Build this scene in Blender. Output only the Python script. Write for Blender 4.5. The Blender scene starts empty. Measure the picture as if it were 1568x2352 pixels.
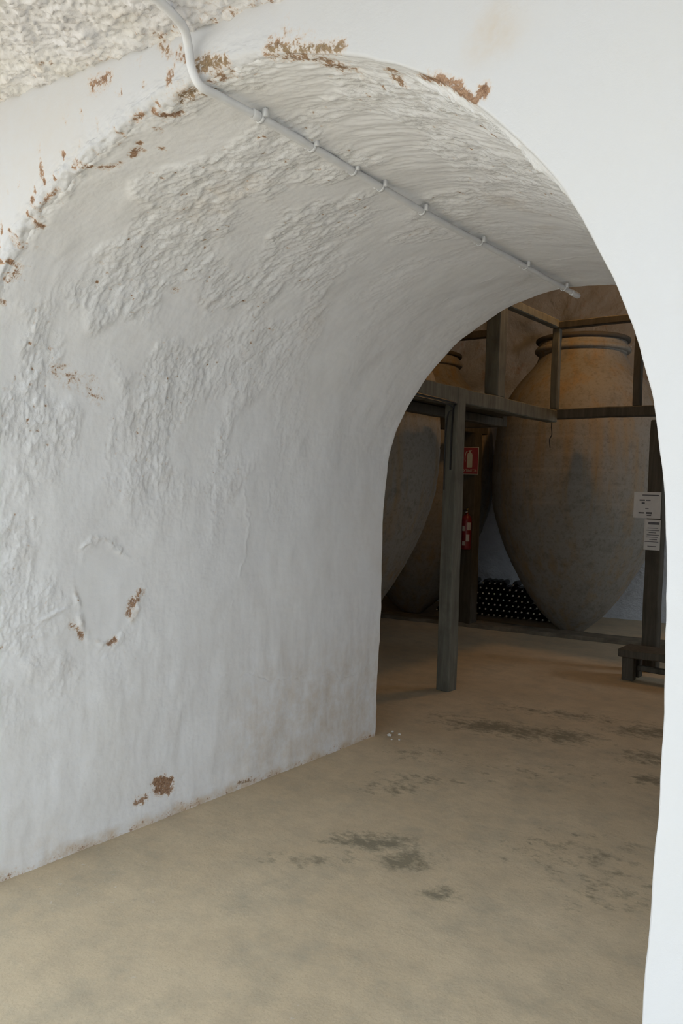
import bpy, bmesh, math, random
import numpy as np
from mathutils import Matrix, Vector
random.seed(7)
SC = bpy.context.scene
COL = SC.collection
PI = math.pi

# ------------------------------------------------------------------ camera
def make_camera():
    yaw, pitch, roll = [math.radians(a) for a in (-38.05, -1.65, 1.7)]
    F = Vector((math.sin(yaw)*math.cos(pitch), math.cos(yaw)*math.cos(pitch), math.sin(pitch)))
    R = Vector((math.cos(yaw), -math.sin(yaw), 0)); U = R.cross(F)
    R2 = R*math.cos(roll) + U*math.sin(roll); U2 = -R*math.sin(roll) + U*math.cos(roll)
    cam = bpy.data.cameras.new('camera'); o = bpy.data.objects.new('camera', cam); COL.objects.link(o)
    m = Matrix((R2, U2, -F)).transposed().to_4x4(); m.translation = Vector((0, 0, 1.6))
    o.matrix_world = m
    cam.sensor_fit = 'VERTICAL'; cam.sensor_height = 36.0; cam.sensor_width = 24.0
    cam.lens = 36.0*1830.0/2352.0
    cam.clip_start = 0.02
    SC.camera = o
make_camera()

# ------------------------------------------------------------------ sky, lamps, exposure
world = bpy.data.worlds.new('overcast_sky'); SC.world = world; world.use_nodes = True
wb = world.node_tree.nodes['Background']
wb.inputs[0].default_value = (0.815, 0.915, 1.0, 1); wb.inputs[1].default_value = 2.3     # even overcast daylight
def point_lamp(name, loc, watts, col, r):
    l = bpy.data.lights.new(name, 'POINT'); l.energy = watts; l.color = col; l.shadow_soft_size = r
    o = bpy.data.objects.new(name, l); COL.objects.link(o); o.location = loc
point_lamp('cellar_lamp', (-2.6, 7.35, 4.3), 56, (1.0, 0.55, 0.20), 0.12)
def sun():
    l = bpy.data.lights.new('sun', 'SUN'); l.energy = 7.0; l.angle = math.radians(2); l.color = (1.0, .98, .95)
    o = bpy.data.objects.new('sun', l); COL.objects.link(o)
    o.rotation_euler = Vector((.25, -.55, -.95)).to_track_quat('-Z', 'Y').to_euler()   # from beyond the building: it reaches the courtyard only
sun()
def fill_light(name, loc, aim, w, h, watts, col):
    l = bpy.data.lights.new(name, 'AREA'); l.shape = 'RECTANGLE'; l.size = w; l.size_y = h; l.energy = watts; l.color = col
    o = bpy.data.objects.new(name, l); COL.objects.link(o); o.location = loc
    o.rotation_euler = (Vector(aim)-Vector(loc)).to_track_quat('-Z', 'Z').to_euler()
fill_light('cellar_cool_fill', (1.46, 9.3, 2.0), (-3.5, 9.8, 1.0), 1.2, 1.4, 56, (.86, .94, 1.0))  # added unseen cool fill to lift the far cellar wall and jars
vs = SC.view_settings
vs.view_transform = 'Standard'; vs.look = 'None'; vs.gamma = 1.0; vs.use_curve_mapping = False
vs.exposure = 0.02
SC.cycles.use_adaptive_sampling = True; SC.cycles.adaptive_threshold = 0.25; SC.cycles.adaptive_min_samples = 20
SC.cycles.diffuse_bounces = 3; SC.cycles.glossy_bounces = 2; SC.cycles.max_bounces = 4
SC.cycles.caustics_reflective = False; SC.cycles.caustics_refractive = False

# ------------------------------------------------------------------ helpers
def tag(o, label=None, cat=None, group=None, kind=None):
    if label: o['label'] = label
    if cat: o['category'] = cat
    if group: o['group'] = group
    if kind: o['kind'] = kind
    return o
def empty(name, loc=(0, 0, 0), rz=0):
    o = bpy.data.objects.new(name, None); COL.objects.link(o); o.location = loc; o.rotation_euler = (0, 0, rz)
    o.empty_display_size = 0.1
    return o
def link(name, me, mat, parent=None):
    o = bpy.data.objects.new(name, me); COL.objects.link(o)
    if mat and not me.materials: me.materials.append(mat)
    if parent: o.parent = parent
    return o
def obj(name, bm, mat, parent=None, smooth=False):
    bmesh.ops.recalc_face_normals(bm, faces=bm.faces[:])
    me = bpy.data.meshes.new(name); bm.to_mesh(me); bm.free()
    if smooth: me.polygons.foreach_set('use_smooth', [True]*len(me.polygons))
    return link(name, me, mat, parent)
def box(bm, x0, x1, y0, y1, z0, z1, bev=0.0, seg=1):
    t = bmesh.new(); bmesh.ops.create_cube(t, size=1)
    for v in t.verts:
        v.co = Vector(((x0+x1)/2+v.co.x*(x1-x0), (y0+y1)/2+v.co.y*(y1-y0), (z0+z1)/2+v.co.z*(z1-z0)))
    if bev: bmesh.ops.bevel(t, geom=t.edges[:], offset=bev, segments=seg, affect='EDGES', profile=.7)
    tm = bpy.data.meshes.new('t'); t.to_mesh(tm); t.free(); bm.from_mesh(tm); bpy.data.meshes.remove(tm)
    return bm
def bx(*a, **k): return box(bmesh.new(), *a, **k)
def rough_timber(x0, x1, y0, y1, z0, z1, seed=0, amp=0.004, bev=0.008):
    """a squared, hand-sawn timber: subdivided along its length, slightly wavy, eased edges"""
    bm = bx(x0, x1, y0, y1, z0, z1, bev=bev)
    L = (x1-x0, y1-y0, z1-z0); ax = L.index(max(L)); lo = (x0, y0, z0)[ax]; hi = (x1, y1, z1)[ax]
    n = max(2, int((hi-lo)/0.12))
    for i in range(1, n):
        p = [0, 0, 0]; p[ax] = lo+(hi-lo)*i/n; nn = [0, 0, 0]; nn[ax] = 1
        bmesh.ops.bisect_plane(bm, geom=bm.verts[:]+bm.edges[:]+bm.faces[:], plane_co=p, plane_no=nn)
    r = random.Random(seed); ph = [r.uniform(0, 6) for _ in range(6)]
    for v in bm.verts:
        t = v.co[ax]
        for k, b in enumerate([i for i in range(3) if i != ax]):
            v.co[b] += amp*(math.sin(t*5.1+ph[k])+.6*math.sin(t*13+ph[k+2])+.4*math.sin(t*29+ph[k+4]))*.6
    return bm
def tube(pts, r, seg=10, caps=True):
    bm = bmesh.new(); pts = [Vector(p) for p in pts]; rings = []
    up = Vector((0, 0, 1)); prev = None
    for i, p in enumerate(pts):
        d = (pts[min(i+1, len(pts)-1)]-pts[max(i-1, 0)]).normalized()
        a = prev if prev is not None else (up if abs(d.z) < .9 else Vector((1, 0, 0)))
        s = d.cross(a).normalized(); n = s.cross(d).normalized(); prev = n
        rr = r[i] if isinstance(r, (list, tuple)) else r
        rings.append([bm.verts.new(p+(s*math.cos(2*PI*k/seg)+n*math.sin(2*PI*k/seg))*rr) for k in range(seg)])
    for a, b in zip(rings, rings[1:]):
        for k in range(seg): bm.faces.new((a[k], a[(k+1) % seg], b[(k+1) % seg], b[k]))
    if caps: bm.faces.new(rings[0][::-1]); bm.faces.new(rings[-1])
    return bm
def lathe(prof, seg=48, wob=None):
    bm = bmesh.new(); rings = []
    for z, r in prof:
        if r < 1e-5: rings.append([bm.verts.new((0, 0, z))]); continue
        rings.append([bm.verts.new(((r+(wob(2*PI*k/seg, z) if wob else 0))*math.cos(2*PI*k/seg),
                                    (r+(wob(2*PI*k/seg, z) if wob else 0))*math.sin(2*PI*k/seg), z)) for k in range(seg)])
    for a, b in zip(rings, rings[1:]):
        for k in range(seg):
            k2 = (k+1) % seg
            if len(a) == 1: bm.faces.new((a[0], b[k2], b[k]))
            elif len(b) == 1: bm.faces.new((a[k], a[k2], b[0]))
            else: bm.faces.new((a[k], a[k2], b[k2], b[k]))
    return bm
def spline(pts, n):
    pts = [Vector(p) for p in pts]; out = []
    for i in range(len(pts)-1):
        p0, p1, p2, p3 = pts[max(i-1, 0)], pts[i], pts[i+1], pts[min(i+2, len(pts)-1)]
        for k in range(n):
            t = k/n
            out.append(.5*((2*p1)+(p2-p0)*t+(2*p0-5*p1+4*p2-p3)*t*t+(3*p1-p0-3*p2+p3)*t**3))
    return out+[pts[-1]]
def prof_spline(prof, n):
    return [(max(v.x, -9), max(v.y, 0)) for v in spline([(a, b, 0) for a, b in prof], n)]

# numpy noise ------------------------------------------------------
def _h(ix, iy, s):
    h = (ix.astype(np.int64)*374761393+iy.astype(np.int64)*668265263+s*1442695041) & 0xffffffff
    h = ((h ^ (h >> 13))*1274126177) & 0xffffffff
    return (h ^ (h >> 16)) & 0xffffffff
def noise(x, y, s=0):
    x0 = np.floor(x); y0 = np.floor(y); fx = x-x0; fy = y-y0
    u = fx*fx*fx*(fx*(fx*6-15)+10); v = fy*fy*fy*(fy*(fy*6-15)+10)
    def g(dx, dy):
        a = _h(x0+dx, y0+dy, s)*(2*np.pi/4294967296.0)
        return np.cos(a)*(fx-dx)+np.sin(a)*(fy-dy)
    a = g(0, 0); b = g(1, 0); c = g(0, 1); d = g(1, 1)
    return 1.5*((a+(b-a)*u)+((c+(d-c)*u)-(a+(b-a)*u))*v)
def fbm(x, y, o=4, s=0, gain=.5):
    r = 0; a = 1.0; t = 0
    for k in range(o):
        r = r+a*noise(x*2**k+17.3*k, y*2**k+9.1*k, s+k); t += a; a *= gain
    return r/t*1.4
def ss(a, b, x):
    t = np.clip((x-a)/(b-a), 0, 1); return t*t*(3-2*t)
def grid_obj(name, P, mat, attrs=None, flip=False, parent=None):
    nu, nv = P.shape[:2]; me = bpy.data.meshes.new(name)
    idx = np.arange(nu*nv).reshape(nu, nv)
    q = np.stack((idx[:-1, :-1], idx[1:, :-1], idx[1:, 1:], idx[:-1, 1:]), -1).reshape(-1, 4)
    if flip: q = q[:, ::-1]
    nf = len(q)
    me.vertices.add(nu*nv); me.vertices.foreach_set('co', P.reshape(-1).astype(np.float32))
    me.loops.add(nf*4); me.loops.foreach_set('vertex_index', q.reshape(-1).astype(np.int32))
    me.polygons.add(nf); me.polygons.foreach_set('loop_start', np.arange(0, nf*4, 4, dtype=np.int32))
    me.polygons.foreach_set('use_smooth', np.ones(nf, bool))
    me.update(calc_edges=True)
    for k, a in (attrs or {}).items():
        at = me.attributes.new(k, 'FLOAT', 'POINT'); at.data.foreach_set('value', a.reshape(-1).astype(np.float32))
    me.validate()
    return link(name, me, mat, parent)
def seg_dist(P, pts):
    """distance of every point of P (n,3) to a 3-D polyline"""
    best = np.full(len(P), 9.0)
    pts = [np.array(p) for p in pts]
    if len(pts) == 1: return np.linalg.norm(P-pts[0], axis=1)
    for a, b in zip(pts, pts[1:]):
        d = b-a; t = np.clip(((P-a)@d)/max(d@d, 1e-9), 0, 1)
        best = np.minimum(best, np.linalg.norm(P-(a+t[:, None]*d), axis=1))
    return best

# ------------------------------------------------------------------ materials
class NT:
    def __init__(s, name):
        s.m = bpy.data.materials.new(name); s.m.use_nodes = True; s.t = s.m.node_tree
        s.b = s.t.nodes['Principled BSDF']; s.co = s.n('ShaderNodeTexCoord').outputs['Object']
    def n(s, typ, **k):
        x = s.t.nodes.new(typ)
        for a, b in k.items(): setattr(x, a, b)
        return x
    def l(s, a, b): s.t.links.new(a, b)
    def noise(s, scale, detail=4, rough=.55, vec=None, dist=0):
        x = s.n('ShaderNodeTexNoise'); x.inputs['Scale'].default_value = scale; x.inputs['Detail'].default_value = detail
        x.inputs['Roughness'].default_value = rough; x.inputs['Distortion'].default_value = dist
        s.l(vec or s.co, x.inputs['Vector']); return x.outputs['Fac']
    def scaled(s, v):
        x = s.n('ShaderNodeMapping'); x.inputs['Scale'].default_value = v; s.l(s.co, x.inputs['Vector']); return x.outputs[0]
    def ramp(s, fac, a, b, ca=(0, 0, 0, 1), cb=(1, 1, 1, 1)):
        x = s.n('ShaderNodeValToRGB'); e = x.color_ramp.elements
        e[0].position = a; e[0].color = ca; e[1].position = b; e[1].color = cb; s.l(fac, x.inputs[0]); return x.outputs[0]
    def mix(s, fac, a, b, mode='MIX'):
        x = s.n('ShaderNodeMix', data_type='RGBA', blend_type=mode)
        for sock, v in ((x.inputs[0], fac), (x.inputs[6], a), (x.inputs[7], b)):
            if isinstance(v, (int, float)): sock.default_value = v
            elif isinstance(v, tuple): sock.default_value = v if len(v) == 4 else v+(1,)
            else: s.l(v, sock)
        return x.outputs[2]
    def math(s, op, a, b=0.0, clamp=False):
        x = s.n('ShaderNodeMath', operation=op, use_clamp=clamp)
        for sock, v in ((x.inputs[0], a), (x.inputs[1], b)):
            if isinstance(v, (int, float)): sock.default_value = v
            else: s.l(v, sock)
        return x.outputs[0]
    def attr(s, name):
        x = s.n('ShaderNodeAttribute'); x.attribute_name = name; return x.outputs['Fac']
    def bump(s, h, strength=.5, dist=.01, prev=None):
        x = s.n('ShaderNodeBump'); x.inputs['Strength'].default_value = strength; x.inputs['Distance'].default_value = dist
        s.l(h, x.inputs['Height'])
        if prev: s.l(prev, x.inputs['Normal'])
        return x.outputs[0]
    def done(s, col, rough=.9, normal=None, spec=.2, metal=0):
        if isinstance(col, tuple): s.b.inputs['Base Color'].default_value = col if len(col) == 4 else col+(1,)
        else: s.l(col, s.b.inputs['Base Color'])
        if isinstance(rough, (int, float)): s.b.inputs['Roughness'].default_value = rough
        else: s.l(rough, s.b.inputs['Roughness'])
        s.b.inputs['Specular IOR Level'].default_value = spec; s.b.inputs['Metallic'].default_value = metal
        if normal: s.l(normal, s.b.inputs['Normal'])
        return s.m

def plaster(name, white=(.85, .86, .88), warm=(.86, .85, .82), warm_amt=.25, fine=.35):
    t = NT(name)
    c = t.mix(t.math('MULTIPLY', t.ramp(t.noise(2.2, 3), .45, .75), warm_amt), white, warm)
    c = t.mix(t.math('MULTIPLY', t.ramp(t.noise(14, 3, .65), .52, .8), .14), c, (.66, .64, .60))
    rg = t.attr('rough')
    # yellow / earthy stain (attribute 'stain', broken up by noise); on the ceiling, painted daylight
    sn = t.math('MULTIPLY', t.attr('stain_or_light'), t.ramp(t.noise(9, 4, .7), .34, .68))
    c = t.mix(sn, c, (.62, .50, .36))
    # bare earth where the lime coat has fallen off (attribute 'wear', ragged by noise)
    wr = t.attr('wear')
    on = t.math('MINIMUM', t.math('MULTIPLY', wr, 6), 1.0)
    ng = t.noise(105, 3, .75); rag = t.math('ADD', t.math('SUBTRACT', t.noise(38, 2, .6), .5), t.math('SUBTRACT', ng, .5))
    w = t.math('ADD', wr, t.math('MULTIPLY', rag, 1.5))
    halo = t.math('MULTIPLY', t.math('MULTIPLY', t.ramp(w, .18, .60), on), .45)
    c = t.mix(halo, c, (.66, .50, .36))
    core = t.math('MULTIPLY', t.ramp(w, .50, .68), on)
    earth = t.mix(t.ramp(ng, .38, .68), (.19, .105, .065), (.50, .33, .22))
    earth = t.mix(t.math('MULTIPLY', t.attr('moss'), .7), earth, (.26, .235, .14))
    c = t.mix(core, c, earth)
    # crumbly fine relief, stronger where the coat is rough
    nn = t.n('ShaderNodeBump'); nn.inputs['Distance'].default_value = .006
    t.l(t.math('ADD', t.math('MULTIPLY', rg, .26), .075), nn.inputs['Strength'])
    fn = t.noise(62, 5, .78); fl = t.math('ADD', t.ramp(fn, .42, .56), fn)
    t.l(fl, nn.inputs['Height']); n = nn.outputs[0]
    return t.done(c, .92, n, .15)
M = {}
M['plaster'] = plaster('lime_plaster')
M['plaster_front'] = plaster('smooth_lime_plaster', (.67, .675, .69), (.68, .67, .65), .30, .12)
M['plaster_ceiling'] = plaster('rough_ceiling_plaster', (.86, .86, .89), (.88, .85, .72), .5, .45)
def floor_mat():
    t = NT('earthy_concrete')
    c = t.mix(t.ramp(t.noise(1.3, 3), .35, .7), (.555, .455, .315), (.625, .525, .375))
    c = t.mix(t.math('MULTIPLY', t.ramp(t.noise(7, 4, .7), .42, .75), .5), c, (.37, .325, .25))
    c = t.mix(t.math('MULTIPLY', t.ramp(t.noise(3.1, 5, .72), .5, .72), .5), c, (.34, .315, .25))
    c = t.mix(t.math('MULTIPLY', t.ramp(t.noise(150, 4, .8), .5, .72), .42), c, (.30, .245, .175))
    d = t.math('ADD', t.attr('damp'), t.math('MULTIPLY', t.math('SUBTRACT', t.noise(11, 6, .75, t.scaled((1.0, 1.3, 1))), .5), 2.3))
    d = t.math('MULTIPLY', t.ramp(d, .40, .85), t.math('MINIMUM', t.math('MULTIPLY', t.attr('damp'), 3.0), .68))
    c = t.mix(d, c, (.115, .115, .085))
    w = t.math('MULTIPLY', t.ramp(t.noise(38, 3, .6), .66, .72), t.attr('chalk'))
    c = t.mix(w, c, (.62, .58, .52))
    s = t.math('MULTIPLY', t.ramp(t.noise(210, 2, .5), .73, .76), .6)
    c = t.mix(s, c, (.60, .56, .50))
    n = t.bump(t.noise(130, 3, .65), .25, .003)
    n = t.bump(t.noise(11, 3, .6), .3, .012, n)
    return t.done(c, .85, n, .2)
M['floor'] = floor_mat()
def wood(name, a, b, c3):
    t = NT(name)
    v = t.scaled((16, 16, 1.5))
    c = t.mix(t.ramp(t.noise(1.6, 6, .65, v, .6), .35, .7), a, b)
    c = t.mix(t.math('MULTIPLY', t.ramp(t.noise(5, 4), .5, .75), .6), c, c3)
    n = t.bump(t.noise(3, 6, .6, v), .5, .006)
    return t.done(c, .8, n, .25)
M['wood'] = wood('aged_grey_green_timber', (.11, .108, .088), (.19, .185, .155), (.075, .072, .058))
M['wood_brown'] = wood('dark_oiled_timber', (.065, .057, .044), (.11, .098, .076), (.045, .04, .032))
def clay(name, a, b, grey):
    t = NT(name)
    c = t.mix(t.ramp(t.noise(1.4, 5), .35, .7), a, b)
    vert = t.scaled((7, 7, .7))
    c = t.mix(t.math('MULTIPLY', t.ramp(t.noise(1.0, 5, .6, vert), .28, .52), .82), c, grey)
    c = t.mix(t.math('MULTIPLY', t.ramp(t.noise(26, 5, .7), .5, .72), .5), c, (.10, .085, .068))
    c = t.mix(t.math('MULTIPLY', t.ramp(t.noise(5.5, 6, .7), .52, .7), .45), c, (.12, .11, .095))
    n = t.bump(t.noise(55, 5, .6), .5, .006)
    return t.done(c, .85, n, .2)
M['clay'] = clay('fired_clay', (.285, .205, .12), (.345, .26, .165), (.275, .275, .26))
M['clay_dark'] = clay('dark_rim_clay', (.085, .068, .052), (.12, .095, .07), (.08, .078, .07))  # darker clay tone for the jar rims
def simple(name, col, rough=.5, spec=.4, metal=0, var=.12, scale=18):
    t = NT(name)
    dark = tuple(x*(1-var*2) for x in col)
    c = t.mix(t.ramp(t.noise(scale, 4), .35, .7), dark, col)
    return t.done(c, rough, None, spec, metal)
M['pvc'] = simple('painted_pvc', (.80, .81, .83), .55, .4, 0, .04)
M['black'] = simple('black_rubber', (.02, .02, .022), .5, .4)
M['red'] = simple('red_enamel', (.22, .014, .018), .35, .5)
M['sign_red'] = simple('sign_red', (.22, .018, .024), .5, .4, 0, .06)
M['sign_white'] = simple('sign_white', (.45, .48, .42), .5, .4, 0, .06)
M['white'] = simple('label_white', (.55, .53, .52), .6, .3, 0, .05)
M['paper'] = simple('paper', (.70, .69, .67), .8, .2, 0, .04)
M['ink'] = simple('ink', (.16, .16, .17), .8, .2)
M['brass'] = simple('brass', (.55, .42, .16), .4, .5, .8)
M['cork'] = simple('pale_cork', (.74, .68, .54), .8, .2)
M['glass'] = simple('dark_bottle_glass', (.012, .014, .012), .25, .5)
M['crumb'] = simple('plaster_crumb', (.74, .72, .68), .9, .1)
M['cellar_low'] = None
def cellar_wall():
    t = NT('cellar_plaster')
    sep = t.n('ShaderNodeSeparateXYZ'); t.l(t.co, sep.inputs[0])
    h = t.math('ADD', sep.outputs[2], t.math('MULTIPLY', t.noise(3, 4), .25))
    c = t.mix(t.ramp(t.noise(3.0, 5), .35, .7), (.39, .385, .38), (.49, .48, .465))
    c = t.mix(t.math('MULTIPLY', t.ramp(t.noise(4.5, 6, .7), .55, .68), .7), c, (.36, .25, .17))
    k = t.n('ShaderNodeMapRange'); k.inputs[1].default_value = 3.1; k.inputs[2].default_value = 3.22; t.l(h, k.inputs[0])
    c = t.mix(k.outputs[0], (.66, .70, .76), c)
    n = t.bump(t.noise(9, 6, .65), .8, .05)
    return t.done(c, .9, n, .15)
M['cellar'] = cellar_wall()
M['kerb'] = simple('dirty_kerb', (.24, .21, .165), .9, .1, 0, .2, 9)
M['ground'] = simple('pale_courtyard', (.47, .465, .45), .9, .1, 0, .08, 4)

# ================================================================== the passage through the thick wall
FR = [(-0.43,0),(-0.431,0.628),(-0.427,0.916),(-0.419,1.16),(-0.421,1.319),(-0.424,1.478),(-0.434,1.596),(-0.445,1.699),(-0.467,1.803),(-0.498,1.901),(-0.534,1.986),(-0.565,2.052),(-0.64,2.186),(-0.736,2.31),(-0.829,2.409),(-0.949,2.504),(-1.067,2.57),(-1.207,2.633),(-1.405,2.701),(-1.612,2.74),(-1.787,2.727),(-2.022,2.69),(-2.243,2.645),(-2.463,2.567),(-2.706,2.434),(-2.84,2.25),(-2.92,2.0),(-2.955,1.7),(-2.96,1.4),(-2.955,.8),(-2.96,0)]
BK = [(-0.42,0),(-0.42,1.5),(-.45,1.8),(-.53,2.06),(-.68,2.3),(-.92,2.51),(-1.15,2.63),(-1.34,2.7),(-1.539,2.731),(-1.683,2.745),(-1.857,2.737),(-2.038,2.702),(-2.228,2.628),(-2.456,2.509),(-2.68,2.3),(-2.834,2.09),(-2.916,1.87),(-2.95,1.589),(-2.954,1.251),(-2.952,0.827),(-2.958,0.257),(-2.959,0.0)]
C0 = np.array([-1.69, .9])
YF, YB = 1.5, 4.223
def radial(pts, tau):
    d = []
    for a, b in zip(pts, pts[1:]):
        a = np.array(a); b = np.array(b); n = max(2, int(np.linalg.norm(b-a)/.02))
        d += [a+(b-a)*k/n for k in range(n)]
    d = np.array(d+[np.array(pts[-1])])-C0
    a = np.arctan2(d[:, 1], d[:, 0]); a[a < -2] += 2*np.pi; r = np.hypot(d[:, 0], d[:, 1])
    u = np.linspace(a[0], a[-1], 3000); ru = np.interp(u, a, r)
    k = np.exp(-.5*(np.arange(-60, 61)/22.0)**2); k /= k.sum()
    sm = np.convolve(np.pad(ru, 60, mode='edge'), k, 'valid')
    e = ss(.0, .05, (u-a[0]))*ss(.0, .05, (a[-1]-u)); ru = ru*(1-e)+sm*e
    A = a[0]+(a[-1]-a[0])*tau; R = np.interp(A, u, ru)
    return np.stack((C0[0]+R*np.cos(A), C0[1]+R*np.sin(A)), -1)
def build_passage():
    tau = np.concatenate((np.linspace(0, .28, 80, endpoint=False), np.linspace(.28, 1, 1000)))
    pf = radial(FR, tau); pb = radial(BK, tau)
    nt = len(tau)
    L = np.concatenate(([0], np.cumsum(np.linalg.norm(np.diff(pf, axis=0), axis=1))))
    # outward normal of the outline in the XZ plane
    tg = np.gradient(pf, axis=0); tg /= np.linalg.norm(tg, axis=1)[:, None]
    out = np.stack((tg[:, 1], -tg[:, 0]), -1)
    left = ss(-1.0, -2.2, pf[:, 0])                      # the left arris is worn and rounded, the right one crisp
    wob = (fbm(L*3.2, L*0+.5, 4, 3)*.007)[:, None]*out
    wob[pf[:, 1] < .05] *= .3
    pf = pf+wob; pb = pb+(fbm(L*2.5, L*0+4.5, 4, 9)*.006)[:, None]*out
    e = .006+.030*left*(.7+.6*np.clip(fbm(L*6, L*0+8.5, 3, 5)+.5, 0, 1))
    # box the front face runs out to, hit by rays from the foot of the axis
    B0, B1, BT = -3.85, 2.3, 3.12
    Cc = np.array([-1.69, 0.0]); d = pf-Cc
    with np.errstate(divide='ignore', invalid='ignore'):
        kx = np.where(d[:, 0] < 0, (B0-Cc[0])/np.minimum(d[:, 0], -1e-6), (B1-Cc[0])/np.maximum(d[:, 0], 1e-6))
        kz = np.where(d[:, 1] > 1e-4, BT/np.maximum(d[:, 1], 1e-4), 1e9)
    q = Cc+d*np.minimum(kx, kz)[:, None]
    rows = []; S = []; kind = []
    ws = np.linspace(1, 0, 90)[:-1]**1.7
    e2 = np.clip(e, 0, None)[:, None]
    st = pf+out*e2
    for w in ws:
        p = st+(q-st)*w
        rows.append(np.stack((p[:, 0], np.full(nt, YF), p[:, 1]), -1)); S.append(-np.linalg.norm(p-pf, axis=1)); kind.append(0)
    for k in range(9):
        ph = (k/8)*PI/2
        p = pf+out*e2*(1-math.sin(ph)); y = YF+e*(1-math.cos(ph))
        rows.append(np.stack((p[:, 0], y, p[:, 1]), -1)); S.append(-e*(1-math.sin(ph))+e*(1-math.cos(ph))); kind.append(1)
    n_t = 500; eb = .012
    for k in range(1, n_t):
        w = (k/n_t)**1.12; y = YF+e+(YB-eb-YF-e)*w
        p = pf+(pb-pf)*w
        rows.append(np.stack((p[:, 0], y, p[:, 1]), -1)); S.append(y-YF); kind.append(2)
    for k in range(6):
        ph = (k/5)*PI/2
        p = pb+out*eb*(1-math.cos(ph)); y = YB-eb+eb*math.sin(ph)
        rows.append(np.stack((p[:, 0], np.full(nt, y), p[:, 1]), -1)); S.append(np.full(nt, y-YF)); kind.append(3)
    db = pb-Cc; Q0, Q1, QT = -8.5, 1.5, 5.2
    kx = np.where(db[:, 0] < 0, (Q0-Cc[0])/np.minimum(db[:, 0], -1e-6), (Q1-Cc[0])/np.maximum(db[:, 0], 1e-6))
    kz = np.where(db[:, 1] > 1e-4, QT/np.maximum(db[:, 1], 1e-4), 1e9)
    qb = Cc+db*np.minimum(kx, kz)[:, None]
    for k in range(1, 14):
        w = (k/13)**1.5; p = (pb+out*eb)*(1-w)+qb*w
        rows.append(np.stack((p[:, 0], np.full(nt, YB), p[:, 1]), -1)); S.append(np.full(nt, YB-YF+w*3)); kind.append(4)
    P = np.stack(rows); S = np.stack(S); kind = np.array(kind)
    U = np.broadcast_to(L, S.shape)
    # normals of the smooth surface
    du = np.gradient(P, axis=1); dv = np.gradient(P, axis=0)
    N = np.cross(du, dv); N /= np.maximum(np.linalg.norm(N, axis=2), 1e-9)[..., None]
    i0 = int(np.argmax(kind == 2))+200
    mid = np.array([C0[0], 3.0, 1.2])
    if np.sum((mid-P[i0, nt//2])*N[i0, nt//2]) < 0: N = -N
    N[kind == 0] = (0, -1, 0)
    o3 = np.stack((out[:, 0], out[:, 0]*0, out[:, 1]), -1)
    for k, i in enumerate(np.where(kind == 1)[0]):
        ph = (k/8)*PI/2; N[i] = -o3*math.sin(ph)+np.array([0, -math.cos(ph), 0])
    X, Y, Z = P[..., 0], P[..., 1], P[..., 2]
    Pf = P.reshape(-1, 3); shp = S.shape
    tun = ((kind == 2) | (kind == 1) | (kind == 3))[:, None]*np.ones(shp)
    inner = ss(.0, .06, S)*tun
    # ---- relief masks
    depth = ss(3.6, 2.3, Y)                               # rough near the front, smooth towards the cellar
    high = ss(1.15, 2.0, Z+.35*fbm(U*1.1, S*1.1, 3, 21))
    patch = ss(-.28, .12, fbm(U*2.2, S*3.0, 3, 31))       # islands of smooth trowelled plaster
    rough = inner*(.12+.88*high*patch)*(.14+.86*depth)
    rough = np.maximum(rough, inner*ss(2.6, 1.9, Y)*ss(.4, .9, Z)*.6*patch)
    oval_c = np.array([-2.985, 2.13, 1.13])
    od = np.sqrt(((Y-oval_c[1])/.175)**2+((Z-oval_c[2])/.215)**2)+.20*fbm(U*5, S*5, 4, 77)
    leftw = ss(-2.8, -2.9, X)
    rough = rough*(1-leftw*ss(1.06, .9, od))
    # trowel direction runs round the arch: noise is stretched along U
    n1 = fbm(U*13, S*19, 5, 41, .62)
    n2 = np.clip(fbm(U*24, S*40, 4, 51, .6)-.02, 0, 1)
    n3 = fbm(U*55, S*80, 3, 61)
    base = fbm(U*6, S*9, 5, 71, .66)
    terr = sum(ss(-.012, .012, base-th) for th in (-.34, -.2, -.06, .08, .22, .36))*.0017
    disp = rough*(n1*.0045+n2*.0060+n3*.0014+terr)
    disp += inner*(fbm(U*1.7, S*2.1, 3, 81)*.011+fbm(U*6, S*7, 3, 83)*.0022)
    disp += (1-inner)*(kind[:, None] < 2)*(fbm(X*2.0, Z*2.0, 3, 91)*.003+fbm(X*9, Z*9, 3, 93)*.0008)
    # worn left arris: bites and lumps
    edge = np.exp(-(S/.055)**2)*left[None, :]*(kind[:, None] < 3)
    disp += edge*(fbm(U*11, S*16, 5, 101, .66)*.017+np.clip(fbm(U*30, S*36, 3, 103), 0, 1)*.007-.004)
    # peeling streaks on the right haunch near the front, and old joints further back
    streak = inner*ss(-1.9, -1.2, X)*ss(2.2, 2.5, Z)*ss(3.4, 2.2, Y)
    disp += streak*(fbm(U*4, S*26, 5, 111, .66)*.008)
    lower = inner*ss(1.3, .8, Z)
    disp += lower*fbm(U*2.4, S*9, 3, 121)*.0022           # faint vertical drips
    # ridges and cracks
    def ridge(pts, wd, h):
        nonlocal disp
        lo = np.min(np.array(pts), 0)-.08; hi = np.max(np.array(pts), 0)+.08
        sel = np.all((Pf > lo) & (Pf < hi), axis=1)
        if not sel.any(): return
        Q = Pf[sel].copy(); j = .035*fbm(Q[:, 1]*7+Q[:, 0]*5, Q[:, 2]*7, 4, 131, .6)
        Q[:, 1] += j; Q[:, 2] += j; Q[:, 0] += j*.3
        dd = seg_dist(Q, pts); h = h*ss(-.35, .25, fbm(Q[:, 1]*6, Q[:, 2]*6+Q[:, 0]*4, 3, 133))
        f = disp.reshape(-1); f[sel] += h*np.exp(-(dd/wd)**2); disp = f.reshape(shp)
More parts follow.
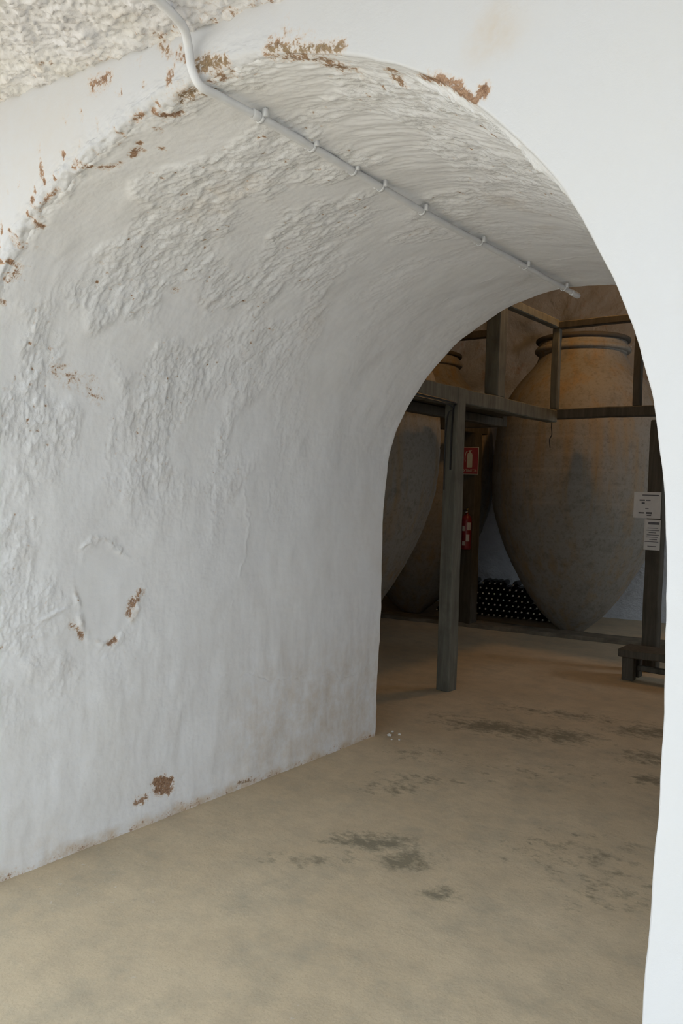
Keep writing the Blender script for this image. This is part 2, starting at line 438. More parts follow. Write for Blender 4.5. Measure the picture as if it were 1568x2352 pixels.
    for pts, wd, h in (
        ([(-2.989,1.648,1.014),(-2.96,1.84,1.036),(-2.96,1.948,1.062)], .010, .006),
        ([(-2.86,3.152,2.107),(-2.89,3.112,2.046),(-2.91,3.052,1.995),(-2.92,3.008,1.98)], .007, .005),
        ([(-2.83,3.556,2.151),(-2.90,3.512,1.989)], .006, .004),
        ([(-2.65,3.464,2.39),(-2.79,3.608,2.204),(-2.83,3.592,2.155),(-2.89,3.552,2.029)], .006, .004),
        ([(-1.0,3.45,2.56),(-1.5,3.62,2.735),(-1.95,3.72,2.72),(-2.3,3.70,2.6)], .006, .005),
        ([(-.62,2.35,2.2),(-.80,2.42,2.40),(-1.05,2.30,2.57)], .008, .008),
        ([(-2.955,2.772,.64),(-2.955,3.024,.605),(-2.955,3.304,.522),(-2.955,3.604,.51),(-2.955,4.072,.426)], .005, -.003),
        ([(-2.955,2.9,1.0),(-2.955,3.0,1.35),(-2.955,2.92,1.7)], .008, .003)):
        ridge(pts, wd, h)
    ring = leftw*inner*np.exp(-((od-1.0)/.09)**2)*ss(-.35, .3, fbm(U*8, S*8, 3, 79))
    disp += ring*(.004+.008*np.clip(fbm(U*24, S*24, 4, 78)+.2, 0, 1))
    rough = np.maximum(rough, ring*.9)
    rough = np.maximum(rough, edge*.8)
    # ---- marks: fallen plaster ('wear'), mossy tone, stains
    wear = np.zeros(len(Pf)); moss = np.zeros(len(Pf)); stain_or_light = np.zeros(len(Pf))
    def mark(pts, r, k=1.0, m=0.0):
        lo = np.min(np.array(pts), 0)-r*3; hi = np.max(np.array(pts), 0)+r*3
        sel = np.all((Pf > lo) & (Pf < hi), axis=1)
        if not sel.any(): return
        v = min(k*.86, .95)*(1-ss(.15, 1.9, seg_dist(Pf[sel], pts)/(r*1.25)))
        wear[sel] = np.maximum(wear[sel], v); moss[sel] = np.maximum(moss[sel], v*m)
    mark([(-2.215,1.5,2.849),(-2.176,1.5,2.844),(-2.147,1.5,2.847)], .022, .75)
    mark([(-1.888,1.5,2.88),(-1.857,1.5,2.842)], .016, .65, .5)
    mark([(-1.813,1.5,2.826),(-1.781,1.5,2.801)], .014, .75)
    mark([(-1.433,1.5,2.732),(-1.463,1.516,2.715)], .018, .75)
    mark([(-1.401,1.512,2.701),(-1.334,1.536,2.68),(-1.281,1.584,2.663)], .035, .72, .35)
    mark([(-1.45,1.5,2.715),(-1.22,1.5,2.655)], .014, .8, .9)
    mark([(-1.002,1.53,2.536),(-0.925,1.505,2.487),(-0.858,1.5,2.433),(-0.83,1.5,2.443)], .013, .95)
    mark([(-1.731,1.5,2.765),(-1.637,1.51,2.75)], .020, .85, .8)
    mark([(-1.70,1.53,2.735),(-1.64,1.54,2.74)], .020, .62)
    mark([(-1.829,1.536,2.725),(-1.759,1.556,2.732)], .026, .8, .8)
    mark([(-1.95,1.53,2.705),(-1.935,1.56,2.707),(-1.90,1.584,2.711)], .014, .85)
    mark([(-2.018,1.516,2.69),(-1.998,1.516,2.694)], .013, .8)
    mark([(-2.169,1.62,2.667),(-2.14,1.616,2.672)], .016, .85)
    mark([(-2.314,1.51,2.63),(-2.289,1.556,2.639),(-2.27,1.596,2.645),(-2.232,1.616,2.655)], .013, .95)
    mark([(-2.564,1.5,2.561),(-2.547,1.528,2.531)], .010, .9)
    mark([(-2.521,1.52,2.541),(-2.474,1.52,2.564),(-2.442,1.532,2.58)], .009, .85)
    mark([(-2.596,1.5,2.52),(-2.6,1.544,2.5),(-2.604,1.572,2.493)], .010, .9)
    mark([(-2.708,1.5,2.48),(-2.698,1.528,2.439),(-2.696,1.56,2.439)], .009, .85)
    mark([(-2.764,1.5,2.381),(-2.753,1.552,2.382)], .008, .9)
    mark([(-2.80,1.536,2.33),(-2.78,1.56,2.345)], .013, .9)
    mark([(-1.108,1.568,2.591),(-1.127,1.608,2.601)], .018, .85, .3)
    mark([(-1.024,1.856,2.55),(-0.994,1.872,2.534)], .009, .95)
    mark([(-2.67,2.22,2.427)], .016, .85); mark([(-2.108,1.596,2.68)], .012, .9); mark([(-2.087,1.668,2.681)], .012, .7)
    mark([(-2.955,2.428,.185),(-2.955,2.508,.164),(-2.955,2.50,.125),(-2.955,2.436,.150)], .022, 1.15)
    mark([(-2.955,2.32,.121),(-2.955,2.364,.125)], .018, .8)
    mark([(-2.955,2.98,.035),(-2.955,3.06,.03)], .014, .75, .6)
    mark([(-2.955,2.3,1.098),(-2.955,2.26,1.052),(-2.955,2.244,1.014)], .018, .75)
    mark([(-2.955,1.948,.994),(-2.955,2.004,.931)], .012, .8)
    mark([(-2.955,2.14,.89),(-2.955,2.168,.9)], .012, .8)
    mark([(-2.907,1.824,2.045),(-2.913,1.888,2.019),(-2.915,1.972,2.012),(-2.926,2.012,1.962)], .03, .42)
    wear = wear.reshape(shp)
    # scattered pin-holes of missing lime on the rough zones and along the worn arris
    sp = fbm(U*30, S*30, 2, 141)
    wear = np.maximum(wear, rough*ss(.55, .8, sp)*.55)
    wear = np.maximum(wear, np.exp(-((S+.03)/.12)**2)*left*ss(.24, .58, fbm(U*21, S*8, 4, 151))*.78)
    # line of crumbled lime along the foot of the left wall, and damp stains above it
    foot = leftw*ss(.05, .0, Z+.035*fbm(U*4, S*5, 3, 161))*tun
    wear = np.maximum(wear, foot*.36)
    stain_or_light = stain_or_light.reshape(shp)
    stain_or_light = np.maximum(stain_or_light, leftw*tun*ss(.075, .0, Z+.05*fbm(U*5, S*6, 4, 165))*.95)
    stain_or_light = np.maximum(stain_or_light, leftw*tun*ss(.42, .0, Z)*.40*ss(-.2, .4, fbm(U*2, S*2, 3, 171)))
    stain_or_light = np.maximum(stain_or_light, leftw*tun*ss(.9, .3, Z)*ss(2.6, 3.2, Y)*.45)
    stain_or_light = np.maximum(stain_or_light, np.exp(-(((X+.815)/.06)**2+((Z-2.557)/.06)**2))*(kind[:, None] == 0)*.55)
    stain_or_light = np.maximum(stain_or_light, (kind[:, None] == 0)*ss(-1.9, -2.4, X)*.15)
    stain_or_light = np.maximum(stain_or_light, ring*ss(.0, .4, fbm(U*11, S*11, 3, 80))*.6)
    stain_or_light = np.maximum(stain_or_light, rough*ss(.25, .6, fbm(U*3, S*3, 3, 181))*.35)
    disp -= np.clip(wear, 0, 1)*.003
    disp[(kind == 4)] *= 0
    P = P+N*disp[..., None]
    P[..., 2] = np.where(Z < .004, -.03, P[..., 2])
    # the right jamb and both wall faces, and the vaulted passage between them
    moss = moss.reshape(shp)
    a = int(np.argmax(kind == 2)); b = int(np.argmax(kind == 3))
    A = lambda s: dict(wear=wear[s], stain_or_light=stain_or_light[s], moss=moss[s], rough=rough[s])
    dvis = np.sum((P[a+150, nt//2]-mid)*np.cross(P[a+151, nt//2]-P[a+150, nt//2], P[a+150, nt//2+1]-P[a+150, nt//2])) > 0
    for name, s, mt in (('wall_front', slice(0, a+1), M['plaster_front']), ('wall_passage', slice(a, b+1), M['plaster']), ('wall_cellar_front', slice(b, None), M['plaster'])):
        tag(grid_obj(name, P[s], mt, A(s), flip=bool(dvis)), kind='structure')
build_passage()

# ------------------------------------------------------------------ ceiling of the near room, floor, outer walls
def build_ceiling():
    xs = np.concatenate((np.linspace(-3.85, -3.2, 20, endpoint=False), np.linspace(-3.2, -.9, 380, endpoint=False), np.linspace(-.9, 2.3, 30)))
    ys = np.concatenate((np.linspace(-.5, .7, 20, endpoint=False), np.linspace(.7, 1.53, 150)))
    X, Y = np.meshgrid(xs, ys, indexing='ij')
    Z = 2.845-.085*(np.minimum(X, -.6)+1.5)
    r = fbm(X*7+Y*3, Y*13-X*5, 5, 201, .62); r2 = np.clip(fbm(X*22+Y*4, Y*34-X*8, 4, 211, .6), 0, 1); r3 = fbm(X*55, Y*65, 3, 221)
    fade = ss(1.53, 1.46, Y)
    Z = Z-(fade*.6+.4)*(r*.020+r2*.020+r3*.004)
    wear = ss(.5, .75, fbm(X*14, Y*14, 3, 231))*.5*ss(1.2, 1.45, Y)
    for cx in (-1.86, -2.16, -1.62, -1.45):
        wear = np.maximum(wear, np.exp(-((X-cx)/.07)**2-((Y-1.48)/.05)**2)*.6*ss(.0, .4, fbm(X*25, Y*25, 3, 241)+.2))
    stain_or_light = ss(.0, .5, r2*.8+r*.5)*.38  # yellowish tint of mixed daylight painted onto the bump tops
    P = np.stack((X, Y, Z), -1)
    tag(grid_obj('ceiling', P, M['plaster_ceiling'], dict(wear=wear, stain_or_light=stain_or_light, moss=wear*0, rough=wear*0+.7), flip=True), kind='structure')
build_ceiling()
def build_floor():
    xs = np.concatenate((np.linspace(-8.6, -3.3, 30, endpoint=False), np.linspace(-3.3, .2, 200, endpoint=False), np.linspace(.2, 2.4, 12)))
    ys = np.concatenate((np.linspace(-3.4, 1.2, 20, endpoint=False), np.linspace(1.2, 6.2, 260, endpoint=False), np.linspace(6.2, 11.2, 30)))
    X, Y = np.meshgrid(xs, ys, indexing='ij')
    Z = (fbm(X*.9, Y*.9, 3, 301)-.6)*.007+fbm(X*5, Y*5, 3, 311)*.0012
    damp = np.zeros_like(X); chalk = np.zeros_like(X)
    def blob(x, y, rx, ry, a, k=0):
        nonlocal damp
        c, s = math.cos(a), math.sin(a); u = (X-x)*c+(Y-y)*s; v = -(X-x)*s+(Y-y)*c
        damp = np.maximum(damp, min(k*1.12, .85)*np.exp(-(u/(rx*1.35))**2-(v/(ry*1.35))**2))
    for x, y, rx, ry, a, k in ((-2.05,2.94,.20,.11,.6,.72),(-1.85,2.89,.13,.09,.6,.75),(-2.18,2.6,.22,.07,.7,.5),(-1.59,2.74,.10,.06,.6,.62),
        (-2.37,3.54,.20,.08,.7,.6),(-2.33,3.76,.25,.08,.6,.5),(-2.52,4.93,.28,.16,.5,.75),(-2.29,4.99,.20,.16,.5,.75),(-2.06,5.1,.25,.16,.4,.72),
        (-1.63,5.6,.3,.15,.6,.7),(-1.5,5.02,.16,.14,.7,.65),(-1.34,4.66,.14,.10,.7,.65),(-2.8,4.92,.2,.2,.5,.45),(-2.24,5.6,.6,.12,.3,.55),
        (-1.31,3.45,.4,.3,.6,.40),(-1.1,3.27,.3,.25,.6,.40),(-2.57,4.12,.25,.15,.6,.42),(-1.9,4.3,.5,.3,.5,.34)):
        blob(x, y, rx, ry, a, k)
    for x, y, r in ((-2.04,1.7,.09),(-1.58,1.78,.08),(-2.0,4.5,.15),(-2.9,4.3,.06),(-2.7,1.9,.25),(-1.8,1.9,.1)):
        chalk = np.maximum(chalk, np.exp(-((X-x)**2+(Y-y)**2)/r**2))
    tag(grid_obj('floor', np.stack((X, Y, Z), -1), M['floor'], dict(damp=damp, chalk=chalk)), kind='structure')
build_floor()
def struct(name, bm, m): return tag(obj(name, bm, m), kind='structure')
struct('wall_left', bx(-4.05, -3.85, .9, 1.5, 0, 3.3), M['plaster_front'])
struct('wall_right', bx(2.3, 2.5, -.2, 1.5, 0, 3.3), M['plaster_front'])
struct('ground', bx(-40, 40, -40, 1.6, -.2, -.012), M['ground'])
BW = lambda x: 10.55+.19*(x+3.5)                         # the far wall runs slightly askew
def far_wall():
    xs = np.linspace(-8.6, 1.6, 160); zs = np.linspace(-.03, 5.2, 110)
    X, Z = np.meshgrid(xs, zs, indexing='ij')
    amp = .006+.028*ss(2.9, 3.3, Z)
    Y = BW(X)+amp*fbm(X*3, Z*3, 5, 401, .6)+.08*ss(.1, .5, fbm(X*1.2, Z*1.2, 3, 411))*ss(3.2, 3.6, Z)
    return tag(grid_obj('wall_cellar_back', np.stack((X, Y, Z), -1), M['cellar']), kind='structure')
far_wall()
struct('wall_cellar_left', bx(-8.7, -8.5, 4.22, 10.9, 0, 5.2), M['cellar'])
struct('wall_cellar_right', bx(1.5, 1.7, 4.22, 11.6, 0, 5.2), M['cellar'])
struct('ceiling_cellar', bx(-8.7, 1.7, 4.22, 11.7, 5.15, 5.35), M['wood_brown'])
def make_fill_frame():  # made-up window frame, added around the cool fill lamp
    bm = bmesh.new()
    for a in ((8.66, 8.72, 1.25, 2.75), (9.88, 9.94, 1.25, 2.75), (8.66, 9.94, 1.25, 1.31), (8.66, 9.94, 2.69, 2.75), (9.28, 9.32, 1.25, 2.75)):
        box(bm, 1.475, 1.515, a[0], a[1], a[2], a[3], bev=.004)
    struct('fill_lamp_frame', bm, M['wood_brown'])
make_fill_frame()
def kerb():
    bm = bmesh.new(); n = 40; r = random.Random(3); prev = None
    for i in range(n+1):
        x = -8.0+8.9*i/n; y = 8.56+.19*(x+3.7)+r.uniform(-.012, .012)
        z = .042+r.uniform(-.005, .005)
        ring = [bm.verts.new(p) for p in ((x, y, -.01), (x, y+.008, z-.01), (x, y+.022, z), (x, y+.32, z-.002), (x, y+.34, -.01))]
        if prev:
            for k in range(4): bm.faces.new((prev[k], prev[k+1], ring[k+1], ring[k]))
        prev = ring
    return struct('trim_1', bm, M['kerb'])
kerb()

# ------------------------------------------------------------------ white conduit along the crown of the vault
def conduit():
    root = empty('electrical_conduit', (-1.73, 1.5, 2.72))
    tag(root, 'white painted plastic conduit bending off the ceiling and running along the crown of the vault', 'conduit')
    def P(x, y, z): return (x+1.73, y-1.5, z-2.72)
    r = .0125
    ceil = 2.835
    bend = spline([P(-1.66, 1.05, ceil), P(-1.672, 1.28, ceil), P(-1.69, 1.375, ceil-.002), P(-1.712, 1.435, ceil-.006), P(-1.735, 1.472, ceil-.032), P(-1.733, 1.484, ceil-.085), P(-1.727, 1.512, 2.712), P(-1.727, 1.58, 2.712), P(-1.727, 1.72, 2.714)], 8)
    o = obj('bend', tube(bend, r, 12), M['pvc'], root, True)
    ys = [1.715, 1.9, 2.2, 2.5, 2.8, 3.1, 3.4, 3.7, 4.0, 4.275]
    pts = [P(-1.727-.012*math.sin((y-1.7)*1.2)-.006*(y-1.7), y, 2.714+.003*math.sin(y*4)) for y in ys]
    bm = tube(spline(pts, 4), r*1.04, 12, caps=False)
    obj('pipe', bm, M['pvc'], root, True)
    # socket at the first joint and the open sleeve at the cellar end
    def sleeve(y, L, rr):
        c = P(-1.727-.012*math.sin((y-1.7)*1.2)-.006*(y-1.7), y, 2.714+.003*math.sin(y*4))
        return tube([(c[0], c[1]-L/2, c[2]), (c[0], c[1]-L/2+.006, c[2]), (c[0], c[1]+L/2-.006, c[2]), (c[0], c[1]+L/2, c[2])], [rr-.002, rr, rr, rr-.002], 12)
    obj('coupling', sleeve(1.73, .035, .0155), M['pvc'], root, True)
    obj('end_sleeve', sleeve(4.25, .10, .0165), M['pvc'], root, True)
    for y in (1.752, 2.0, 2.228, 2.4, 2.688, 3.172, 3.632, 4.10):
        c = P(-1.727-.012*math.sin((y-1.7)*1.2)-.006*(y-1.7), y, 2.714+.003*math.sin(y*4))
        bm = bmesh.new()
        n = 9; rin, ro = r+.0015, r+.0045; secs = []
        for k in range(n):
            a = PI+PI*k/(n-1)
            secs.append([(c[0]+q*math.cos(a), c[1]+s, c[2]+q*math.sin(a)) for q in (rin, ro) for s in (-.006, .006)])
        vv = [[bm.verts.new(p) for p in s] for s in secs]
        for a, b in zip(vv, vv[1:]):
            for i, j in ((0, 1), (1, 3), (3, 2), (2, 0)): bm.faces.new((a[i], a[j], b[j], b[i]))
        bm.faces.new((vv[0][0], vv[0][1], vv[0][3], vv[0][2])); bm.faces.new((vv[-1][0], vv[-1][1], vv[-1][3], vv[-1][2]))
        box(bm, c[0]-ro-.012, c[0]-rin, c[1]-.007, c[1]+.007, c[2]-.002, c[2]+.022, bev=.001)
        box(bm, c[0]+rin, c[0]+ro+.010, c[1]-.007, c[1]+.007, c[2]-.002, c[2]+.022, bev=.001)
        cl = obj('clip', bm, M['pvc'], root, True)
conduit()

# ------------------------------------------------------------------ great clay jars
JP = [(0,.145),(.03,.175),(.21,.37),(.54,.60),(.92,.80),(1.33,.945),(1.6,.99),(1.85,1.0),(2.1,.99),(2.42,.95),(2.68,.86),(2.9,.72),(3.07,.575),(3.15,.525),(3.21,.505)]
def jar_radius(z):
    return np.interp(z, [a for a, b in JP], [b for a, b in JP])
def make_jar(loc, s, sz, seed, label, rot=0.0):
    root = empty('clay_jar', loc, rot); tag(root, label, 'jar', 'giant clay storage jars')
    r = random.Random(seed); ph = [r.uniform(0, 6) for _ in range(8)]
    prof = prof_spline(JP, 9)
    prof = [(0, 0)]+prof
    P2 = []
    for z, q in prof:
        g = 0.0
        if .25 < z < 2.75:                                # coil joints every ~18 cm
            f = (z/.178) % 1.0; g = .0015*math.sin(2*PI*f)
        P2.append((z*sz*s, (q+g)*s))
    # finer along the height so the coil joints read
    zs = np.array([a for a, b in P2]); rs = np.array([b for a, b in P2])
    fine = [(float(z), float(np.interp(z, zs, rs))) for z in np.linspace(0, zs[-1], 190)]
    out = []
    for z, q in fine:
        zz = z/(sz*s); g = 0
        if .25 < zz < 2.75:
            f = (zz/.178) % 1.0; g = (-.005*math.exp(-((f-.5)/.05)**2))*s
        out.append((z, q+g))
    out = [(0, 0)]+out
    wob = lambda a, z: .010*math.sin(2*a+ph[0]+z)+.006*math.sin(3*a+ph[1]-1.5*z)+.004*math.sin(7*a+ph[2]+4*z)*(.3+math.sin(z*9+ph[3])*.5)
    obj('body', lathe(out, 72, wob), M['clay'], root, True)
    k = sz*s
    neck = [(3.205*k,.503*s),(3.23*k,.50*s),(3.235*k,.535*s),(3.25*k,.548*s),(3.27*k,.548*s),(3.29*k,.535*s)]
    obj('collar', lathe(prof_spline(neck, 3), 56), M['clay'], root, True)
    nk = [(3.19*k,.49*s),(3.29*k,.525*s),(3.33*k,.505*s),(3.36*k,.50*s),(3.355*k,.45*s),(3.2*k,.43*s)]
    obj('neck', lathe(nk, 56), M['clay'], root, True)
    rim = [(3.345*k,.44*s),(3.35*k,.505*s),(3.36*k,.535*s),(3.385*k,.54*s),(3.40*k,.525*s),(3.405*k,.46*s),(3.35*k,.44*s)]
    obj('rim', lathe(prof_spline(rim, 3), 56), M['clay_dark'], root, True)
    return root
make_jar((-3.65, 9.2, 0), 1.0, 1.015, 1, 'giant clay jar standing beside the two paper notices, ochre shoulders above the walkway', .4)
make_jar((-5.75, 8.95, 0), 1.0, 1.0, 2, 'giant clay jar in shadow behind the fire extinguisher, its dark neck and flank showing', 1.2)
make_jar((-5.25, 6.55, 0), 1.1, 1.0, 3, 'giant clay jar nearest the passage, cut off by the tunnel edge, beside the front post', 2.2)

# ------------------------------------------------------------------ timber walkway around the jars
def walkway():
    root = empty('timber_walkway', (-3.27, 5.62, 0)); ox, oy = -3.27, 5.62
    tag(root, 'dark timber walkway on posts with handrails, running between the clay jars', 'walkway')
    def T(name, x0, x1, y0, y1, z0, z1, seed, mat='wood', **k):
        return obj(name, rough_timber(x0-ox, x1-ox, y0-oy, y1-oy, z0, z1, seed, **k), M[mat], root)
    # main posts
    T('post', -3.325, -3.205, 5.555, 5.685, -.01, 2.44, 1)
    T('post', -4.76, -4.585, 8.40, 8.56, -.01, 2.31, 2, 'wood_brown')
    T('post', -2.315, -2.18, 7.52, 7.65, -.01, 2.32, 3, 'wood_brown')
    # beams
    T('beam', -3.32, -3.21, 4.30, 5.555, 2.30, 2.44, 4)
    T('beam', -3.325, -3.215, 5.685, 7.52, 2.32, 2.44, 5)
    T('beam', -3.325, -1.0, 7.52, 7.64, 2.36, 2.455, 6, 'wood_brown')
    T('beam', -3.99, -3.89, 4.30, 7.70, 2.31, 2.40, 7, 'wood_brown')
    T('beam', -7.0, -3.89, 7.70, 7.80, 2.31, 2.44, 8, 'wood_brown')
    T('beam', -4.73, -4.62, 7.80, 8.75, 2.31, 2.43, 9, 'wood_brown')
    # rails and their uprights
    T('upright', -3.345, -3.215, 6.24, 6.385, 2.44, 3.62, 10)
    T('upright', -3.31, -3.235, 7.545, 7.615, 2.455, 3.33, 11, amp=.002)
    T('upright', -2.495, -2.425, 7.545, 7.615, 2.455, 3.25, 12, 'wood_brown', amp=.002)
    T('upright', -4.12, -4.04, 7.71, 7.79, 2.44, 3.36, 13, 'wood_brown', amp=.002)
    T('handrail', -3.315, -3.235, 4.4, 7.53, 3.255, 3.335, 14, amp=.003)
    T('handrail', -3.30, -1.0, 7.54, 7.62, 3.25, 3.32, 15, 'wood_brown', amp=.003)
    T('handrail', -7.0, -4.12, 7.71, 7.79, 3.28, 3.36, 16, 'wood_brown', amp=.003)
    # deck boards
    y = 4.32; i = 0
    while y < 7.5:
        T('plank', -4.02+.02*((i*7) % 3), -3.33, y, y+.148, 2.405, 2.435, 30+i, 'wood_brown', amp=.0015, bev=.003); y += .155; i += 1
    x = -3.20; i = 0
    while x < -1.1:
        T('plank', x, x+.148, 7.65, 8.12-.02*((i*5) % 3), 2.425, 2.455, 60+i, 'wood_brown', amp=.0015, bev=.003); x += .155; i += 1
walkway()
# thin black cables on the front post and beam
def cables():
    c = obj('cable', tube(spline([(-3.205, 4.5, 2.325), (-3.203, 5.2, 2.315), (-3.2, 5.50, 2.305), (-3.232, 5.538, 2.285), (-3.246, 5.546, 2.18), (-3.25, 5.545, 1.95), (-3.252, 5.546, 1.78)], 6), .008, 6), M['black'])
    tag(c, 'thicker black cable running under the beam and down the front post', 'cable')
    c = obj('cable', tube(spline([(-3.205, 4.5, 2.30), (-3.20, 5.3, 2.29), (-3.232, 5.538, 2.262), (-3.29, 5.546, 2.22), (-3.305, 5.546, 2.0), (-3.306, 5.546, 1.62)], 6), .0055, 6), M['black'])
    tag(c, 'thin black cable along the left edge of the front post', 'cable')
    w = obj('hanging_cord', tube(spline([(-3.262, 7.512, 2.37), (-3.262, 7.50, 2.28), (-3.255, 7.498, 2.20), (-3.278, 7.50, 2.15), (-3.268, 7.498, 2.07)], 6), .005, 6), M['black'])
    tag(w, 'short dark cord dangling from the walkway corner in front of the jar', 'cord')
cables()

# ------------------------------------------------------------------ fire extinguisher and its sign on the second post
def text_mesh(s, size, extrude=.0006):
    cu = bpy.data.curves.new('t', 'FONT'); cu.body = s; cu.size = size; cu.align_x = 'CENTER'; cu.align_y = 'CENTER'; cu.extrude = extrude
    o = bpy.data.objects.new('t', cu); COL.objects.link(o); bpy.context.view_layer.update()
    me = bpy.data.meshes.new_from_object(o.evaluated_get(bpy.context.evaluated_depsgraph_get()))
    bpy.data.objects.remove(o); bpy.data.curves.remove(cu); return me
def plate(x0, x1, z0, z1, y0, y1): return bx(x0, x1, y0, y1, z0, z1, bev=min(.0015, (y1-y0)/3))
def ext_sign():
    root = empty('fire_extinguisher_sign', (-4.648, 8.372, 1.98), math.radians(20))
    tag(root, 'small red and white extinguisher sign on the dark post behind the front post', 'sign')
    w, h = .105, .162
    obj('border', plate(-w, w, -h, h, -.002, .004), M['sign_white'], root)
    obj('panel', plate(-w+.007, w-.007, -h+.007, h-.007, -.0045, -.001), M['sign_red'], root)
    # pictogram of an extinguisher
    bm = bmesh.new()
    out = [(-.031,-.072),(-.026,-.079),(.026,-.079),(.031,-.072),(.031,.070),(.024,.088),(.010,.098),(.010,.112),(.024,.118),(.020,.125),(-.014,.122),(-.014,.112),(-.009,.108),(-.009,.098),(-.024,.088),(-.031,.070)]
    f = bm.faces.new([bm.verts.new((x, -.0065, z)) for x, z in out]); e = bmesh.ops.extrude_face_region(bm, geom=[f])
    for v in e['geom']:
        if isinstance(v, bmesh.types.BMVert): v.co.y += .003
    obj('pictogram', bm, M['sign_white'], root)
    obj('pictogram_hose', tube(spline([(-.012, -.005, .116), (-.040, -.005, .106), (-.052, -.005, .07), (-.056, -.005, .02), (-.050, -.005, -.01)], 5), .0035, 6), M['sign_white'], root)
    me = text_mesh('EXTINTOR', .040)
    t = link('lettering', me, M['sign_white'], root); t.location = (0, -.0055, -.118); t.rotation_euler = (PI/2, 0, 0); t.scale = (.92, 1.1, 1)
ext_sign()
def extinguisher():
    root = empty('fire_extinguisher', (-4.63, 8.315, .93), math.radians(20))
    tag(root, 'red fire extinguisher with white labels hanging on the dark post', 'fire extinguisher')
    prof = [(0, 0), (0, .05), (.012, .058), (.03, .060), (.34, .060), (.375, .055), (.40, .038), (.415, .022), (.43, .020), (.43, 0)]
    b = obj('cylinder', lathe(prof, 28), M['red'], root, True)
    def wrap(a0, a1, z0, z1, r=.0612):
        bm = bmesh.new(); n = 8
        vs_ = [[bm.verts.new((r*math.cos(a0+(a1-a0)*k/n), r*math.sin(a0+(a1-a0)*k/n), z)) for z in (z0, z1)] for k in range(n+1)]
        for a, c in zip(vs_, vs_[1:]): bm.faces.new((a[0], c[0], c[1], a[1]))
        return bm
    for a0, a1, z0, z1 in ((-1.25, -.45, .23, .32), (-1.45, -.75, .10, .18), (-2.3, -1.7, .22, .28), (-2.2, -1.6, .05, .10)):
        obj('label_patch', wrap(a0, a1, z0, z1), M['white'], b, True)
    obj('valve', lathe([(.43, 0), (.43, .014), (.47, .014), (.475, .018), (.49, .016), (.49, 0)], 14), M['brass'], root, True)
    obj('lever', bx(-.012, .012, -.075, .03, .485, .497, bev=.002), M['black'], root)
    obj('carry_handle', bx(-.012, .012, -.07, .03, .455, .465, bev=.002), M['black'], root)
    obj('hose', tube(spline([(-.01, -.012, .46), (-.05, -.03, .455), (-.078, -.03, .40), (-.078, -.025, .28), (-.07, -.03, .17), (-.072, -.035, .10)], 6), .009, 8), M['black'], root, True)
    obj('nozzle', tube([(-.072, -.035, .11), (-.074, -.036, .06), (-.078, -.04, .0)], [.010, .013, .020], 10), M['white'], root, True)
    obj('gauge', tube([(.0, -.014, .445), (.0, -.034, .445)], .014, 12), M['white'], root, True)
    obj('bracket', bx(-.03, .03, .045, .075, .28, .33, bev=.004), M['black'], root)
extinguisher()

# ------------------------------------------------------------------ notices on the right-hand post, low bench
def notice(name, x0, x1, z0, z1, y, label, lines, head=None):
    root = empty(name, ((x0+x1)/2, y, (z0+z1)/2)); tag(root, label, 'notice')
    w = (x1-x0)/2; h = (z1-z0)/2
    bm = bmesh.new(); n = 8                               # thin board with a slight curl
    for side in (0, 1):
        pass
    bm = bx(-w, w, -.002, .002, -h, h, bev=.0006)
    obj('sheet', bm, M['paper'], root)
    for (cx, cz, lw, lh) in lines:
        obj('printed_line', bx(cx-lw/2, cx+lw/2, -.0034, -.0014, cz-lh/2, cz+lh/2), M['ink'], root)
    return root
notice('paper_notice', -2.428, -2.185, 1.415, 1.655, 7.500, 'wider white paper notice, the upper of two on the right-hand post',
       [(.03, .092, .15, .010), (-.045, .045, .05, .012), (.01, .045, .04, .010), (-.035, .018, .028, .016), (.0, -.03, .03, .006), (-.05, -.072, .05, .013), (.02, -.072, .05, .018), (.02, -.094, .04, .008)])
notice('paper_notice', -2.322, -2.178, 1.125, 1.405, 7.494, 'narrow white paper notice, the lower of two on the right-hand post',
       [(.012, .105, .10, .022)]+[(.005+.01*math.sin(i*3), .062-.021*i, .095+.03*math.sin(i*2.3), .006) for i in range(7)]+[(.0, -.105, .075, .007)])
def bench():
    root = empty('low_bench', (-2.0, 7.18, 0)); tag(root, 'low dark wooden bench on the floor in front of the notices', 'bench')
    obj('seat', rough_timber(-.36, .75, -.16, .15, .20, .272, 91), M['wood_brown'], root)
    for i, (x, y) in enumerate(((-.28, -.09), (-.28, .09), (.62, -.09), (.62, .09))):
        obj('leg', rough_timber(x-.05, x+.05, y-.045, y+.045, -.008, .20, 92+i, amp=.002), M['wood_brown'], root)
    obj('stretcher', rough_timber(-.23, .57, -.025, .025, .07, .12, 97, amp=.002), M['wood_brown'], root)
bench()

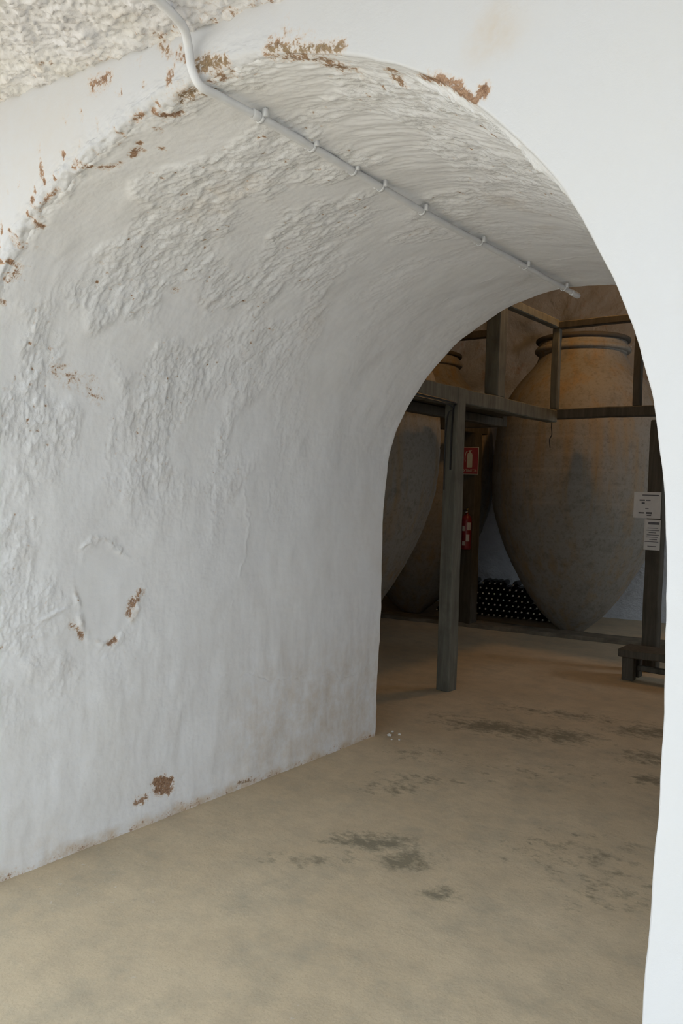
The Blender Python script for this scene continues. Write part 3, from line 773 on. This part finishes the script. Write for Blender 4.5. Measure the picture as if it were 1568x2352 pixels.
# ------------------------------------------------------------------ stacked wine bottles along the far wall
def bottles():
    prof = [(0, 0), (.004, .030), (.0, .034), (.004, .0368), (.03, .0375), (.19, .0375), (.212, .034), (.232, .022), (.245, .0155), (.285, .0138), (.287, .0155), (.299, .0155), (.301, .012), (.301, 0)]
    bm = lathe(prof, 14); bmesh.ops.recalc_face_normals(bm, faces=bm.faces[:])
    me = bpy.data.meshes.new('wine_bottle'); bm.to_mesh(me); bm.free(); me.polygons.foreach_set('use_smooth', [True]*len(me.polygons)); me.materials.append(M['glass'])
    bm = lathe([(.300, 0), (.300, .0115), (.306, .011), (.307, 0)], 10); bmesh.ops.recalc_face_normals(bm, faces=bm.faces[:])
    mc = bpy.data.meshes.new('cork'); bm.to_mesh(mc); bm.free(); mc.materials.append(M['cork'])
    r = random.Random(11); d = .078; th = math.atan(.19); sx, sy = math.cos(th), math.sin(th)
    x0, y0 = -3.95, 9.42                                   # neck end of the bottom row beside the ochre jar
    first = None
    for row in range(7):
        z = .0377+row*d*.87
        rj = float(jar_radius(z+.04))+.05; 
        for k in range(-2, 26):
            s = -(k+.5*(row % 2))*d
            px, py = x0+s*sx, y0+s*sy
            if any(math.hypot(px-jx-sy*t*-1, py+t-jy) < rj+.02 for jx, jy in ((-3.65, 9.2), (-5.75, 8.95)) for t in (0, .15, .3)): continue
            if px > -3.66 or px < -5.62+.42*z: continue
            if row == 6 and r.random() < .25: continue
            b = link('wine_bottle', me, None); 
            b.location = (px-sy*.305, py+sx*.305, z); b.rotation_euler = (PI/2+r.uniform(-.012, .012), r.uniform(0, 6), th+r.uniform(-.015, .015))
            tag(b, 'dark wine bottle with pale cork lying in the stack behind the jars', 'bottle', 'wine bottles stacked along the far wall')
            c = link('cork', mc, None, b)
bottles()

# ------------------------------------------------------------------ crumbs of plaster on the floor by the far corner of the passage
def crumbs():
    r = random.Random(5)
    for i, (x, y, s) in enumerate(((-2.90, 4.28, .016), (-2.86, 4.34, .012), (-2.93, 4.36, .010), (-2.80, 4.25, .007), (-2.84, 4.22, .006))):
        bm = bmesh.new(); bmesh.ops.create_icosphere(bm, subdivisions=1, radius=s)
        for v in bm.verts: v.co = Vector((v.co.x*r.uniform(.8, 1.5), v.co.y*r.uniform(.7, 1.3), v.co.z*r.uniform(.5, .8)))
        o = obj('plaster_crumb', bm, M['crumb']); o.location = (x, y, s*.4)
        tag(o, 'small white crumb of fallen plaster on the floor at the passage end', 'rubble', 'plaster crumbs on the floor')
crumbs()
